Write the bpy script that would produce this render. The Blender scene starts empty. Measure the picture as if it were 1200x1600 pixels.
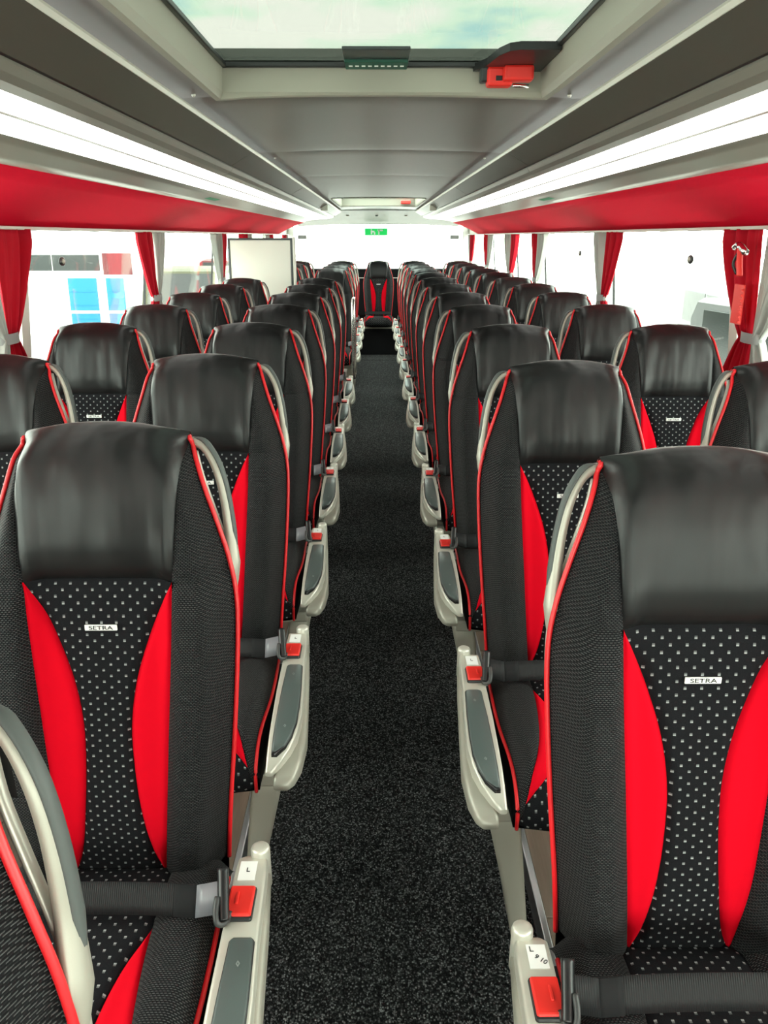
import bpy, bmesh, math, random
from mathutils import Vector, Matrix
random.seed(4)
S = bpy.context.scene
COL = S.collection

# ------------------------------------------------------------------ camera
F = 1290.0
cam_d = bpy.data.cameras.new('camera'); cam = bpy.data.objects.new('camera', cam_d); COL.objects.link(cam)
cam_d.sensor_fit = 'HORIZONTAL'; cam_d.sensor_width = 36; cam_d.lens = 36 * F / 1200; cam_d.clip_start = 0.02; cam_d.clip_end = 500
cam.location = (-0.01, 0, 1.43)
cam.rotation_euler = (math.radians(90) - math.atan(430 / F), 0, -math.radians(0.42))
S.camera = cam
S.view_settings.view_transform = 'Standard'; S.view_settings.look = 'None'
S.view_settings.exposure = 0.5; S.view_settings.gamma = 1; S.view_settings.use_curve_mapping = False

# ------------------------------------------------------------------ sky (bright overcast)
W = bpy.data.worlds.new('sky'); S.world = W; W.use_nodes = True
nt = W.node_tree; nt.nodes.clear()
out = nt.nodes.new('ShaderNodeOutputWorld'); bg = nt.nodes.new('ShaderNodeBackground')
tc = nt.nodes.new('ShaderNodeTexCoord'); nz = nt.nodes.new('ShaderNodeTexNoise'); cr = nt.nodes.new('ShaderNodeValToRGB')
mp = nt.nodes.new('ShaderNodeMapping'); mp.inputs['Scale'].default_value = (1, 1, 3.2)
nt.links.new(tc.outputs['Generated'], mp.inputs['Vector']); nt.links.new(mp.outputs[0], nz.inputs['Vector'])
nz.inputs['Scale'].default_value = 7.0; nz.inputs['Detail'].default_value = 5
cr.color_ramp.elements[0].position = 0.38; cr.color_ramp.elements[0].color = (0.50, 0.78, 0.80, 1)
cr.color_ramp.elements[1].position = 0.58; cr.color_ramp.elements[1].color = (1, 1, 0.97, 1)
e = cr.color_ramp.elements.new(0.47); e.color = (0.78, 0.98, 0.84, 1)
nt.links.new(nz.outputs['Fac'], cr.inputs[0]); nt.links.new(cr.outputs[0], bg.inputs['Color'])
bg.inputs['Strength'].default_value = 8.2
nt.links.new(bg.outputs[0], out.inputs[0])

# ------------------------------------------------------------------ materials
def mat(name, col, rough=0.5, metal=0.0, spec=0.5, build=None, coat=0.0):
    m = bpy.data.materials.new(name); m.use_nodes = True
    b = m.node_tree.nodes['Principled BSDF']
    b.inputs['Base Color'].default_value = (*col, 1); b.inputs['Roughness'].default_value = rough
    b.inputs['Metallic'].default_value = metal; b.inputs['Specular IOR Level'].default_value = spec
    b.inputs['Coat Weight'].default_value = coat
    if build: build(m.node_tree, b)
    return m
def N(t, kind, **kw):
    n = t.nodes.new(kind)
    for k, v in kw.items(): setattr(n, k, v)
    return n
def M(t, op, a, b=None, c=None):
    n = t.nodes.new('ShaderNodeMath'); n.operation = op
    for i, v in enumerate((a, b, c)):
        if v is None: continue
        if isinstance(v, (int, float)): n.inputs[i].default_value = v
        else: t.links.new(v, n.inputs[i])
    return n.outputs[0]
def mixc(t, fac, a, b):
    n = t.nodes.new('ShaderNodeMix'); n.data_type = 'RGBA'
    if isinstance(fac, (int, float)): n.inputs[0].default_value = fac
    else: t.links.new(fac, n.inputs[0])
    for i, v in ((6, a), (7, b)):
        if isinstance(v, tuple): n.inputs[i].default_value = (*v, 1)
        else: t.links.new(v, n.inputs[i])
    return n.outputs[2]
def bump(t, b, h, s, d=0.001):
    n = t.nodes.new('ShaderNodeBump'); n.inputs['Strength'].default_value = s; n.inputs['Distance'].default_value = d
    t.links.new(h, n.inputs['Height']); t.links.new(n.outputs[0], b.inputs['Normal'])
def noise(t, vec, scale, detail=3, rough=0.5):
    n = t.nodes.new('ShaderNodeTexNoise'); n.inputs['Scale'].default_value = scale
    n.inputs['Detail'].default_value = detail; n.inputs['Roughness'].default_value = rough
    if vec is not None: t.links.new(vec, n.inputs['Vector'])
    return n.outputs['Fac']
def objco(t, scale=(1, 1, 1), rnd=False):
    c = t.nodes.new('ShaderNodeTexCoord'); v = c.outputs['Object']
    if rnd:
        oi = t.nodes.new('ShaderNodeObjectInfo'); a = t.nodes.new('ShaderNodeVectorMath'); a.operation = 'ADD'
        k = M(t, 'MULTIPLY', oi.outputs['Random'], 7.0)
        cb = t.nodes.new('ShaderNodeCombineXYZ'); t.links.new(k, cb.inputs[0]); t.links.new(k, cb.inputs[1])
        t.links.new(v, a.inputs[0]); t.links.new(cb.outputs[0], a.inputs[1]); v = a.outputs[0]
    m = t.nodes.new('ShaderNodeMapping'); m.inputs['Scale'].default_value = scale
    t.links.new(v, m.inputs[0]); return m.outputs[0]
def uvsep(t):
    u = t.nodes.new('ShaderNodeUVMap'); s = t.nodes.new('ShaderNodeSeparateXYZ'); t.links.new(u.outputs[0], s.inputs[0])
    return s.outputs[0], s.outputs[1]

def leather_b(t, b):
    f1 = noise(t, objco(t, (16, 16, 2.0), True), 1.0, 1.5, 0.4)
    f2 = noise(t, objco(t, (34, 34, 5.0), True), 1.0, 1.0, 0.4)
    g = noise(t, objco(t, (1, 1, 1)), 900, 2)
    h = M(t, 'ADD', M(t, 'MULTIPLY', f1, 1.0), M(t, 'ADD', M(t, 'MULTIPLY', f2, 0.28), M(t, 'MULTIPLY', g, 0.006)))
    bump(t, b, h, 0.55, 0.015)
def weave_b(t, b):
    u, v = uvsep(t)
    rv = M(t, 'DIVIDE', v, 0.0034); ri = M(t, 'FLOOR', rv); rf = M(t, 'FRACT', rv)
    cu = M(t, 'ADD', M(t, 'DIVIDE', u, 0.0050), M(t, 'MULTIPLY', ri, 0.5)); cf = M(t, 'FRACT', cu)
    dash = M(t, 'MULTIPLY', M(t, 'LESS_THAN', rf, 0.36), M(t, 'LESS_THAN', cf, 0.62))
    n = noise(t, objco(t), 260, 2)
    c = mixc(t, M(t, 'MULTIPLY', dash, M(t, 'ADD', n, 0.1)), (0.006, 0.006, 0.007), (0.10, 0.10, 0.10))
    t.links.new(c, b.inputs['Base Color'])
    prof = M(t, 'MULTIPLY', M(t, 'SINE', M(t, 'MULTIPLY', rf, math.pi)), M(t, 'SINE', M(t, 'MULTIPLY', cf, math.pi)))
    bump(t, b, prof, 0.7, 0.0012)
def dots_b(t, b):
    u, v = uvsep(t)
    rv = M(t, 'DIVIDE', v, 0.0118); ri = M(t, 'FLOOR', rv); rf = M(t, 'FRACT', rv)
    cu = M(t, 'ADD', M(t, 'DIVIDE', u, 0.0215), M(t, 'MULTIPLY', ri, 0.5)); cf = M(t, 'FRACT', cu)
    inx = M(t, 'LESS_THAN', M(t, 'ABSOLUTE', M(t, 'SUBTRACT', cf, 0.5)), 0.085)
    lo = M(t, 'MULTIPLY', inx, M(t, 'LESS_THAN', M(t, 'ABSOLUTE', M(t, 'SUBTRACT', rf, 0.40)), 0.11))
    hi = M(t, 'MULTIPLY', inx, M(t, 'LESS_THAN', M(t, 'ABSOLUTE', M(t, 'SUBTRACT', rf, 0.62)), 0.11))
    f = M(t, 'ADD', lo, M(t, 'MULTIPLY', hi, 0.35))
    fine = noise(t, objco(t), 700, 2)
    c0 = mixc(t, fine, (0.004, 0.004, 0.005), (0.014, 0.014, 0.016))
    c = mixc(t, f, c0, (0.30, 0.31, 0.31)); t.links.new(c, b.inputs['Base Color'])
    bump(t, b, M(t, 'ADD', f, M(t, 'MULTIPLY', fine, 0.5)), 0.5, 0.0008)
def cloth_b(t, b): bump(t, b, noise(t, objco(t), 1200, 2), 0.15, 0.0006)
def carpet_b(t, b):
    v = N(t, 'ShaderNodeTexVoronoi'); v.inputs['Scale'].default_value = 300; t.links.new(objco(t, (1, .8, 1)), v.inputs['Vector'])
    sp = t.nodes.new('ShaderNodeSeparateColor'); t.links.new(v.outputs['Color'], sp.inputs[0])
    n = noise(t, objco(t), 130, 2, 0.7)
    k = M(t, 'MULTIPLY', M(t, 'POWER', sp.outputs[0], 3.5), M(t, 'ADD', n, 0.15))
    edge = M(t, 'SUBTRACT', 1.0, M(t, 'MULTIPLY', v.outputs['Distance'], 1.1))
    c = mixc(t, M(t, 'MULTIPLY', k, edge), (0.005, 0.005, 0.0055), (0.62, 0.63, 0.64))
    t.links.new(c, b.inputs['Base Color'])
    bump(t, b, M(t, 'ADD', M(t, 'MULTIPLY', sp.outputs[1], .6), edge), 1.0, 0.004)
def wood_b(t, b):
    n = noise(t, objco(t, (30, 2.2, 30), True), 1.0, 5, 0.6)
    c = mixc(t, n, (0.10, 0.062, 0.045), (0.34, 0.26, 0.20)); t.links.new(c, b.inputs['Base Color'])
def strap_b(t, b):
    u, v = uvsep(t)
    s = M(t, 'SINE', M(t, 'MULTIPLY', u, 2200.0)); bump(t, b, s, 0.3, 0.0006)
def redpanel_b(t, b): bump(t, b, noise(t, objco(t), 500, 2), 0.12, 0.001)
def concrete_b(t, b):
    n = noise(t, objco(t), 1.3, 5); t.links.new(mixc(t, n, (0.46, 0.47, 0.46), (0.58, 0.58, 0.56)), b.inputs['Base Color'])
def plastic_b(t, b): bump(t, b, noise(t, objco(t), 900, 2), 0.10, 0.0006)

LEATHER = mat('black_leather', (0.0075, 0.0075, 0.008), 0.40, spec=0.34, build=leather_b)
WEAVE = mat('woven_fabric', (0.02, 0.02, 0.02), 0.75, spec=0.15, build=weave_b)
DOTS = mat('dotted_fabric', (0.01, 0.01, 0.01), 0.9, spec=0.08, build=dots_b)
REDF = mat('red_velour', (0.60, 0.0008, 0.011), 0.9, spec=0.08, build=cloth_b)
PIPE = mat('red_piping', (0.70, 0.012, 0.018), 0.38)
SHELL = mat('black_side_fabric', (0.006, 0.006, 0.007), 0.8, spec=0.12, build=cloth_b)
BACKP = mat('grey_plastic_shell', (0.035, 0.036, 0.036), 0.45, build=plastic_b)
SILV = mat('champagne_silver', (0.38, 0.365, 0.31), 0.42, metal=0.3, build=plastic_b)
SILVL = mat('pale_silver', (0.60, 0.58, 0.51), 0.38, metal=0.4)
GRIP = mat('grey_grip_rubber', (0.085, 0.095, 0.092), 0.5, spec=.3)
PADM = mat('slate_plastic', (0.075, 0.095, 0.092), 0.36)
PADE = mat('slate_plastic_edge', (0.03, 0.035, 0.036), 0.35)
BLK = mat('black_plastic', (0.008, 0.008, 0.009), 0.35)
REDP = mat('red_plastic', (0.80, 0.028, 0.02), 0.38)
WHT = mat('white_print', (0.8, 0.8, 0.78), 0.5)
CHR = mat('polished_metal', (0.8, 0.8, 0.78), 0.18, metal=1.0)
STRAP = mat('belt_webbing', (0.010, 0.010, 0.011), 0.6, spec=0.25, build=strap_b)
STITCH = mat('belt_stitching', (0.016, 0.016, 0.017), 0.8, spec=0.1, build=cloth_b)
SHEENSTRAP = mat('webbing_sheen', (0.17, 0.17, 0.19), 0.35)  # reflected sheen on black belt webbing, put into the base colour
CARPET = mat('charcoal_carpet', (0.01, 0.01, 0.01), 0.95, spec=0.1, build=carpet_b)
WOOD = mat('wood_laminate', (0.2, 0.15, 0.11), 0.4, build=wood_b)
ALU = mat('aluminium', (0.75, 0.76, 0.78), 0.28, metal=0.9)
CEIL = mat('taupe_ceiling', (0.082, 0.066, 0.053), 0.36, spec=0.4, build=plastic_b)
FLAP = mat('dark_flap', (0.072, 0.068, 0.054), 0.36, spec=0.5, build=plastic_b)
BEIGE = mat('beige_surround', (0.30, 0.285, 0.235), 0.6, build=plastic_b)
CHAN = mat('satin_channel', (0.25, 0.24, 0.205), 0.35, metal=0.3)
CREAM = mat('cream_trim', (0.62, 0.60, 0.54), 0.5)
REDS = mat('red_soffit_fabric', (0.68, 0.006, 0.028), 0.8, spec=0.08, build=redpanel_b)
GREEN = mat('green_sign', (0.0, 0.27, 0.11), 0.5)
CURR = mat('red_curtain', (0.42, 0.003, 0.016), 0.75, spec=0.2)
CURG = mat('grey_curtain', (0.42, 0.43, 0.40), 0.8, spec=0.2)
for _m, _c in ((CURR, (0.9, 0.02, 0.05)), (CURG, (0.6, 0.62, 0.58))):   # thin cloth lets daylight through
    t = _m.node_tree; b = t.nodes['Principled BSDF']; tr = t.nodes.new('ShaderNodeBsdfTranslucent'); tr.inputs[0].default_value = (*_c, 1)
    mx = t.nodes.new('ShaderNodeMixShader'); mx.inputs[0].default_value = 0.12
    t.links.new(b.outputs[0], mx.inputs[1]); t.links.new(tr.outputs[0], mx.inputs[2])
    t.links.new(mx.outputs[0], t.nodes['Material Output'].inputs[0])
WALLM = mat('wall_trim', (0.22, 0.22, 0.20), 0.6)
CONC = mat('pale_concrete', (0.4, 0.4, 0.4), 0.8, build=concrete_b)
BWHITE = mat('white_cladding', (0.85, 0.85, 0.84), 0.6)
BLUE = mat('blue_door', (0.0, 0.15, 0.30), 0.6)
DGLASS = mat('dark_glazing', (0.012, 0.016, 0.016), 0.15)
OREDM = mat('red_paint', (0.10, 0.006, 0.01), 0.5)
OLIVE = mat('olive_paint', (0.05, 0.05, 0.02), 0.6)
CARG = mat('grey_car_paint', (0.05, 0.055, 0.055), 0.4)
TYRE = mat('tyre', (0.01, 0.01, 0.01), 0.8)

def glassmat(name, tint, gl=0.06):
    m = bpy.data.materials.new(name); m.use_nodes = True; t = m.node_tree; t.nodes.clear()
    o = t.nodes.new('ShaderNodeOutputMaterial'); tr = t.nodes.new('ShaderNodeBsdfTransparent'); g = t.nodes.new('ShaderNodeBsdfGlossy')
    tr.inputs[0].default_value = (*tint, 1); g.inputs['Roughness'].default_value = 0.03
    fr = t.nodes.new('ShaderNodeFresnel'); fr.inputs[0].default_value = 1.4
    mx = t.nodes.new('ShaderNodeMixShader'); t.links.new(M(t, 'MULTIPLY', fr.outputs[0], gl), mx.inputs[0])
    t.links.new(tr.outputs[0], mx.inputs[1]); t.links.new(g.outputs[0], mx.inputs[2]); t.links.new(mx.outputs[0], o.inputs[0])
    return m
GLASS = glassmat('window_glass', (0.955, 0.94, 0.91), 0.3)
SKYGLASS = glassmat('tinted_roof_glass', (0.295, 0.305, 0.285), 0.15)
def emis(name, col, s):
    m = bpy.data.materials.new(name); m.use_nodes = True; b = m.node_tree.nodes['Principled BSDF']
    b.inputs['Base Color'].default_value = (0.8, 0.8, 0.78, 1)
    b.inputs['Emission Color'].default_value = (*col, 1); b.inputs['Emission Strength'].default_value = s
    return m
LED = emis('light_diffuser', (1.0, 0.99, 0.93), 1.3)

# ------------------------------------------------------------------ helpers
def interp(tab, x):
    if x <= tab[0][0]: return tab[0][1]
    for (a, va), (b, vb) in zip(tab, tab[1:]):
        if x <= b: return va + (vb - va) * (x - a) / (b - a)
    return tab[-1][1]
def smooth_tab(tab, n=60):
    # monotone catmull-rom resample of a table
    xs = [p[0] for p in tab]; ys = [p[1] for p in tab]; k = len(tab)
    d = []
    for i in range(k):
        if i == 0: d.append((ys[1] - ys[0]) / (xs[1] - xs[0]))
        elif i == k - 1: d.append((ys[-1] - ys[-2]) / (xs[-1] - xs[-2]))
        else: d.append((ys[i + 1] - ys[i - 1]) / (xs[i + 1] - xs[i - 1]))
    res = []
    for j in range(n + 1):
        x = xs[0] + (xs[-1] - xs[0]) * j / n
        i = max(0, min(k - 2, max(q for q in range(k) if xs[q] <= x + 1e-12)))
        h = xs[i + 1] - xs[i]; s = (x - xs[i]) / h
        y = (2*s**3 - 3*s**2 + 1)*ys[i] + (s**3 - 2*s**2 + s)*h*d[i] + (-2*s**3 + 3*s**2)*ys[i+1] + (s**3 - s**2)*h*d[i+1]
        res.append((x, y))
    return res
def sst(a, b, x):
    t = max(0, min(1, (x - a) / (b - a))); return t * t * (3 - 2 * t)

def link(name, me, m, parent=None, smooth=True, **props):
    if m is not None and not me.materials: me.materials.append(m)
    if smooth:
        for p in me.polygons: p.use_smooth = True
    o = bpy.data.objects.new(name, me); COL.objects.link(o)
    if parent: o.parent = parent
    for k, v in props.items(): o[k] = v
    return o
def thing(name, label, cat, loc=(0, 0, 0), group=None, rz=0):
    o = bpy.data.objects.new(name, None); COL.objects.link(o); o.location = loc; o.rotation_euler.z = rz
    o.empty_display_size = 0.05
    o['label'] = label; o['category'] = cat
    if group: o['group'] = group
    return o
def tag(o, label, cat, group=None):
    o['label'] = label; o['category'] = cat
    if group: o['group'] = group
    return o
def finish(bm, name, smooth_angle=None):
    bmesh.ops.recalc_face_normals(bm, faces=bm.faces)
    me = bpy.data.meshes.new(name); bm.to_mesh(me); bm.free()
    return me
def grid_me(name, fn, na, nb, uv=None, thick=0.0):
    vs = []; uvs = []
    for j in range(nb + 1):
        for i in range(na + 1):
            p = fn(i / na, j / nb); vs.append(p[0:3]); uvs.append(p[3:5] if len(p) > 3 else (i / na, j / nb))
    fs = []
    for j in range(nb):
        for i in range(na):
            a = j * (na + 1) + i; fs.append((a, a + 1, a + na + 2, a + na + 1))
    me = bpy.data.meshes.new(name); me.from_pydata(vs, [], fs)
    l = me.uv_layers.new(name='UVMap')
    for p in me.polygons:
        for li in p.loop_indices: l.data[li].uv = uvs[me.loops[li].vertex_index]
    return me
def box_bm(bm, x0, x1, y0, y1, z0, z1, bev=0.0, seg=2):
    r = bmesh.ops.create_cube(bm, size=1)
    vs = r['verts']
    for v in vs:
        v.co = Vector(((x0 + x1) / 2 + v.co.x * (x1 - x0), (y0 + y1) / 2 + v.co.y * (y1 - y0), (z0 + z1) / 2 + v.co.z * (z1 - z0)))
    if bev > 0:
        es = list({e for v in vs for e in v.link_edges})
        bmesh.ops.bevel(bm, geom=es, offset=bev, segments=seg, profile=0.5, affect='EDGES')
def box(name, m, x0, x1, y0, y1, z0, z1, bev=0.0, parent=None, **kw):
    bm = bmesh.new(); box_bm(bm, min(x0, x1), max(x0, x1), min(y0, y1), max(y0, y1), min(z0, z1), max(z0, z1), bev)
    return link(name, finish(bm, name), m, parent, smooth=False, **kw)
def loft_me(name, rings, closed=True, cap=True):
    bm = bmesh.new(); R = []
    for r in rings: R.append([bm.verts.new(p) for p in r])
    n = len(R[0])
    for a, b in zip(R, R[1:]):
        for i in range(n if closed else n - 1):
            j = (i + 1) % n; bm.faces.new((a[i], a[j], b[j], b[i]))
    if cap and closed: bm.faces.new(R[0][::-1]); bm.faces.new(R[-1])
    return finish(bm, name)
def loft(name, m, rings, parent=None, closed=True, cap=True, smooth=True, **kw):
    return link(name, loft_me(name, rings, closed, cap), m, parent, smooth=smooth, **kw)
def catmull(pts, n=6):
    P = [Vector(p) for p in pts]; out = []
    for i in range(len(P) - 1):
        a = P[max(i - 1, 0)]; b = P[i]; c = P[i + 1]; d = P[min(i + 2, len(P) - 1)]
        for j in range(n):
            s = j / n
            out.append(0.5 * ((2*b) + (c - a)*s + (2*a - 5*b + 4*c - d)*s*s + (-a + 3*b - 3*c + d)*s**3))
    out.append(P[-1]); return out
def tube_me(name, pts, r, n=8, sub=6, ref=(0, 1, 0), flat=1.0, rs=None):
    P = catmull(pts, sub) if sub > 1 else [Vector(p) for p in pts]
    rings = []; ref = Vector(ref)
    for i, p in enumerate(P):
        t = (P[min(i + 1, len(P) - 1)] - P[max(i - 1, 0)]).normalized()
        a = t.cross(ref)
        if a.length < 1e-4: a = t.cross(Vector((1, 0, 0)))
        a.normalize(); b = t.cross(a).normalized()
        rr = r
        if rs: rr = interp([(k / (len(rs) - 1), v) for k, v in enumerate(rs)], i / (len(P) - 1))
        rings.append([p + a * math.cos(q) * rr + b * math.sin(q) * rr * flat for q in [2 * math.pi * k / n for k in range(n)]])
    return loft_me(name, rings)
def tube(name, m, pts, r, parent=None, n=8, sub=6, ref=(0, 1, 0), flat=1.0, rs=None, **kw):
    return link(name, tube_me(name, pts, r, n, sub, ref, flat, rs), m, parent, **kw)
def rrect(x0, x1, z0, z1, r, y, k=3):
    """rounded rectangle ring in the XZ plane at depth y"""
    out = []
    for cx, cz, a0 in ((x1 - r, z1 - r, 0), (x0 + r, z1 - r, 90), (x0 + r, z0 + r, 180), (x1 - r, z0 + r, 270)):
        for i in range(k + 1):
            a = math.radians(a0 + 90 * i / k); out.append((cx + r * math.cos(a), y, cz + r * math.sin(a)))
    return out
def text_me(txt, size, name, ex=0.0003):
    c = bpy.data.curves.new(name, 'FONT'); c.body = txt; c.size = size; c.extrude = ex; c.align_x = 'CENTER'; c.align_y = 'CENTER'
    o = bpy.data.objects.new(name, c); COL.objects.link(o)
    dg = bpy.context.evaluated_depsgraph_get(); me = bpy.data.meshes.new_from_object(o.evaluated_get(dg))
    COL.objects.unlink(o); bpy.data.objects.remove(o); me.name = name
    return me

# ================================================================== STRUCTURE
YF, YR = -2.2, 11.5          # front and rear end of the cabin
PZ = 0.05
box('floor', CARPET, -0.33, 0.33, YF, 10.15, -0.05, 0.0, kind='structure')
pf = bpy.data.objects.new('floor_platform', None); COL.objects.link(pf); pf['kind'] = 'structure'
for sx in (-1, 1):
    box('platform_base', WALLM, sx * 0.345, sx * 1.26, YF, YR, -0.05, 0.035, parent=pf)
    box('edge_strip', ALU, sx * 0.330, sx * 0.346, YF, 10.3, -0.05, 0.056, 0.003, parent=pf)
plank = None
k = 0
for sx in (-1, 1):
    for i in range(6):
        x0 = 0.347 + i * 0.15
        y = YF - (i % 3) * 0.4
        while y < 10.9:
            if plank is None:
                bm = bmesh.new(); box_bm(bm, 0, 0.148, 0, 1.198, 0, 0.012, 0.0015, 1); plank = finish(bm, 'plank'); plank.materials.append(WOOD)
            o = bpy.data.objects.new('plank', plank); COL.objects.link(o); o.parent = pf
            o.location = (sx * x0 if sx > 0 else -x0 - 0.148, y, 0.036 + 0.0006 * random.random()); y += 1.2
def wall_section(sx, y0, y1):
    pass
WT, WB = 1.452, 0.80         # window top / bottom heights
def wx(z): return 1.205 + (WT - z) * 0.085      # walls lean in towards the top
PIL = [-2.2, -0.75, 1.15, 2.95, 4.78, 6.68, 7.98, 9.55, 11.2]
nwin = 0
for sx, side in ((-1, 'left'), (1, 'right')):
    w = bpy.data.objects.new('wall_' + side, None); COL.objects.link(w); w['kind'] = 'structure'
    def sheet(name, m, y0, y1, z0, z1, t=0.03, off=0.0):
        r = []
        for y in (y0, y1):
            r.append([(sx * (wx(z0) + off), y, z0), (sx * (wx(z1) + off), y, z1), (sx * (wx(z1) + off + t), y, z1), (sx * (wx(z0) + off + t), y, z0)])
        return loft(name, m, r, w, smooth=False)
    sheet('lower_panel', WALLM, YF, YR, -0.05, WB)
    sheet('sill', CREAM, YF, YR, WB, WB + 0.03, 0.05, -0.02)
    sheet('header', CREAM, YF, YR, WT, WT + 0.10, 0.04)
    for y in PIL: sheet('pillar', CREAM, y - 0.035, y + 0.035, WB, WT, 0.03, 0.006)
    for y in PIL[1:-1]: sheet('rubber_seam', BLK, y - 0.20 , y - 0.194, WB, WT, 0.012, 0.024)
    for a, b in zip(PIL, PIL[1:]):
        nwin += 1
        r = [[(sx * (wx(WB) + 0.028), y, WB), (sx * (wx(WT) + 0.028), y, WT), (sx * (wx(WT) + 0.032), y, WT), (sx * (wx(WB) + 0.032), y, WB)] for y in (a, b)]
        loft('window_%d' % nwin, GLASS, r, None, smooth=False, kind='structure')
    # curtain rail just under the soffit
    rail = bpy.data.objects.new('trim_%d' % (1 if sx < 0 else 2), None); COL.objects.link(rail); rail['kind'] = 'structure'
    box('curtain_rail', CREAM, sx * 1.150, sx * 1.20, YF, 11.2, 1.4515, 1.462, 0.002, parent=rail)
    y = 1.2
    while y < 7:
        box('rail_slot', BLK, sx * 1.160, sx * 1.175, y, y + 0.10, 1.4495, 1.4525, parent=rail); y += 0.33

# rear wall with window
wr = bpy.data.objects.new('wall_rear', None); COL.objects.link(wr); wr['kind'] = 'structure'
box('lower_bulkhead', BLK, -1.26, 1.26, YR, YR + 0.05, -0.05, 1.03, parent=wr)
box('shelf', SHELL, -1.22, 1.22, YR - 0.28, YR, 1.00, 1.03, 0.004, parent=wr)
box('shelf_lip', CREAM, -1.22, 1.22, YR - 0.285, YR - 0.278, 0.915, 0.925, parent=wr)
box('shelf_panel', SHELL, -1.22, 1.22, YR - 0.278, YR - 0.25, 0.45, 1.0, parent=wr)
box('header', CREAM, -1.26, 1.26, YR, YR + 0.05, 1.585, 1.8, parent=wr)
for sx in (-1, 1): box('corner_post', CREAM, sx * 1.12, sx * 1.27, YR - 0.02, YR + 0.05, 1.0, 1.6, 0.01, parent=wr)
nwin += 1; box('window_%d' % nwin, GLASS, -1.14, 1.14, YR + 0.02, YR + 0.026, 1.03, 1.585, kind='structure')
# front bulkhead and windscreen behind the camera
wf = bpy.data.objects.new('wall_front', None); COL.objects.link(wf); wf['kind'] = 'structure'
box('lower_bulkhead', WALLM, -1.27, 1.27, YF - 0.05, YF, -0.05, 0.55, parent=wf)
box('header', CREAM, -1.27, 1.27, YF - 0.05, YF, 1.66, 1.8, parent=wf)
nwin += 1; box('window_%d' % nwin, GLASS, -1.25, 1.25, YF - 0.03, YF - 0.024, 0.55, 1.66, kind='structure')
# riser under the rear seats
rs = bpy.data.objects.new('trim_3', None); COL.objects.link(rs); rs['kind'] = 'structure'
box('rear_riser', SHELL, -0.33, 0.33, 10.62, 11.2, 0.0, 0.36, 0.01, parent=rs)
box('rear_step', CARPET, -0.33, 0.33, 10.15, 11.2, -0.05, 0.004, parent=rs)

# ceiling
ce = bpy.data.objects.new('ceiling', None); COL.objects.link(ce); ce['kind'] = 'structure'
HC = 1.73
def arch(x): return HC + 0.010 * (1 - (x / 0.45) ** 2)
def ceil_panel(name, m, x0, x1, y0, y1, n=12, g=0.0025, sag=0.0):
    def fn(a, b):
        x = x0 + (x1 - x0) * a
        e = min(b, 1 - b) * (y1 - y0)
        lift = 0.0025 * (1 - sst(0, 0.02, e)) if e < 0.02 else 0
        return (x, y0 + g + (y1 - y0 - 2 * g) * b, arch(x) + lift - sag * math.sin(math.pi * b), x, b)
    return link(name, grid_me(name, fn, n, 14), m, ce)
HX, HY0, HY1 = 0.378, 0.55, 2.10      # roof hatch opening
ys = [2.10, 3.40, 4.75, 7.30]
for a, b in zip(ys, ys[1:]): ceil_panel('ceiling_panel', CEIL, -0.47, 0.47, a, b, sag=0.0)
ceil_panel('ceiling_panel', CEIL, -0.47, 0.47, YF, HY0)
ceil_panel('side_strip', CEIL, -0.47, -HX, HY0, HY1, 3); ceil_panel('side_strip', CEIL, HX, 0.47, HY0, HY1, 3)
H2a, H2b = 7.30, 9.30
ceil_panel('side_strip', CEIL, -0.47, -0.40, H2a, H2b, 3); ceil_panel('side_strip', CEIL, 0.40, 0.47, H2a, H2b, 3)
ceil_panel('ceiling_panel', CEIL, -0.47, 0.47, H2b, 10.35)
# roof skin that closes the void above the racks
for sx in (-1, 1):
    box('roof_skin', WALLM, sx * 0.375, sx * 1.30, YF, YR + .05, 1.806, 1.83, parent=ce)
box('roof_skin', WALLM, -0.40, 0.40, H2b + .01, YR + .05, 1.80, 1.83, parent=ce)
box('roof_skin', WALLM, -0.376, 0.376, HY1 - 0.018, H2a + .015, 1.806, 1.83, parent=ce)
box('roof_skin', WALLM, -0.376, 0.376, YF, HY0 + 0.02, 1.806, 1.83, parent=ce)
# rear dome
def dome(a, b):
    x = -1.05 + 2.1 * a; y = 10.3 + 1.22 * b
    z = 1.722 - 0.135 * b ** 1.6 - 0.03 * abs(x / 1.05) ** 3
    return (x, y, z, x, y)
link('rear_dome', grid_me('rear_dome', dome, 16, 8), mat('dome_panel', (.19, .18, .155), .5), ce)
for x in (-0.38, -0.02, 0.34):
    bm = bmesh.new(); bmesh.ops.create_uvsphere(bm, u_segments=12, v_segments=6, radius=0.022); me = finish(bm, 'dome_lamp')
    o = link('dome_lamp', me, BLK if x == -0.02 else SILV, ce); o.location = (x, 10.85, 1.675); o.scale = (1, 1, .35)

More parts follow.
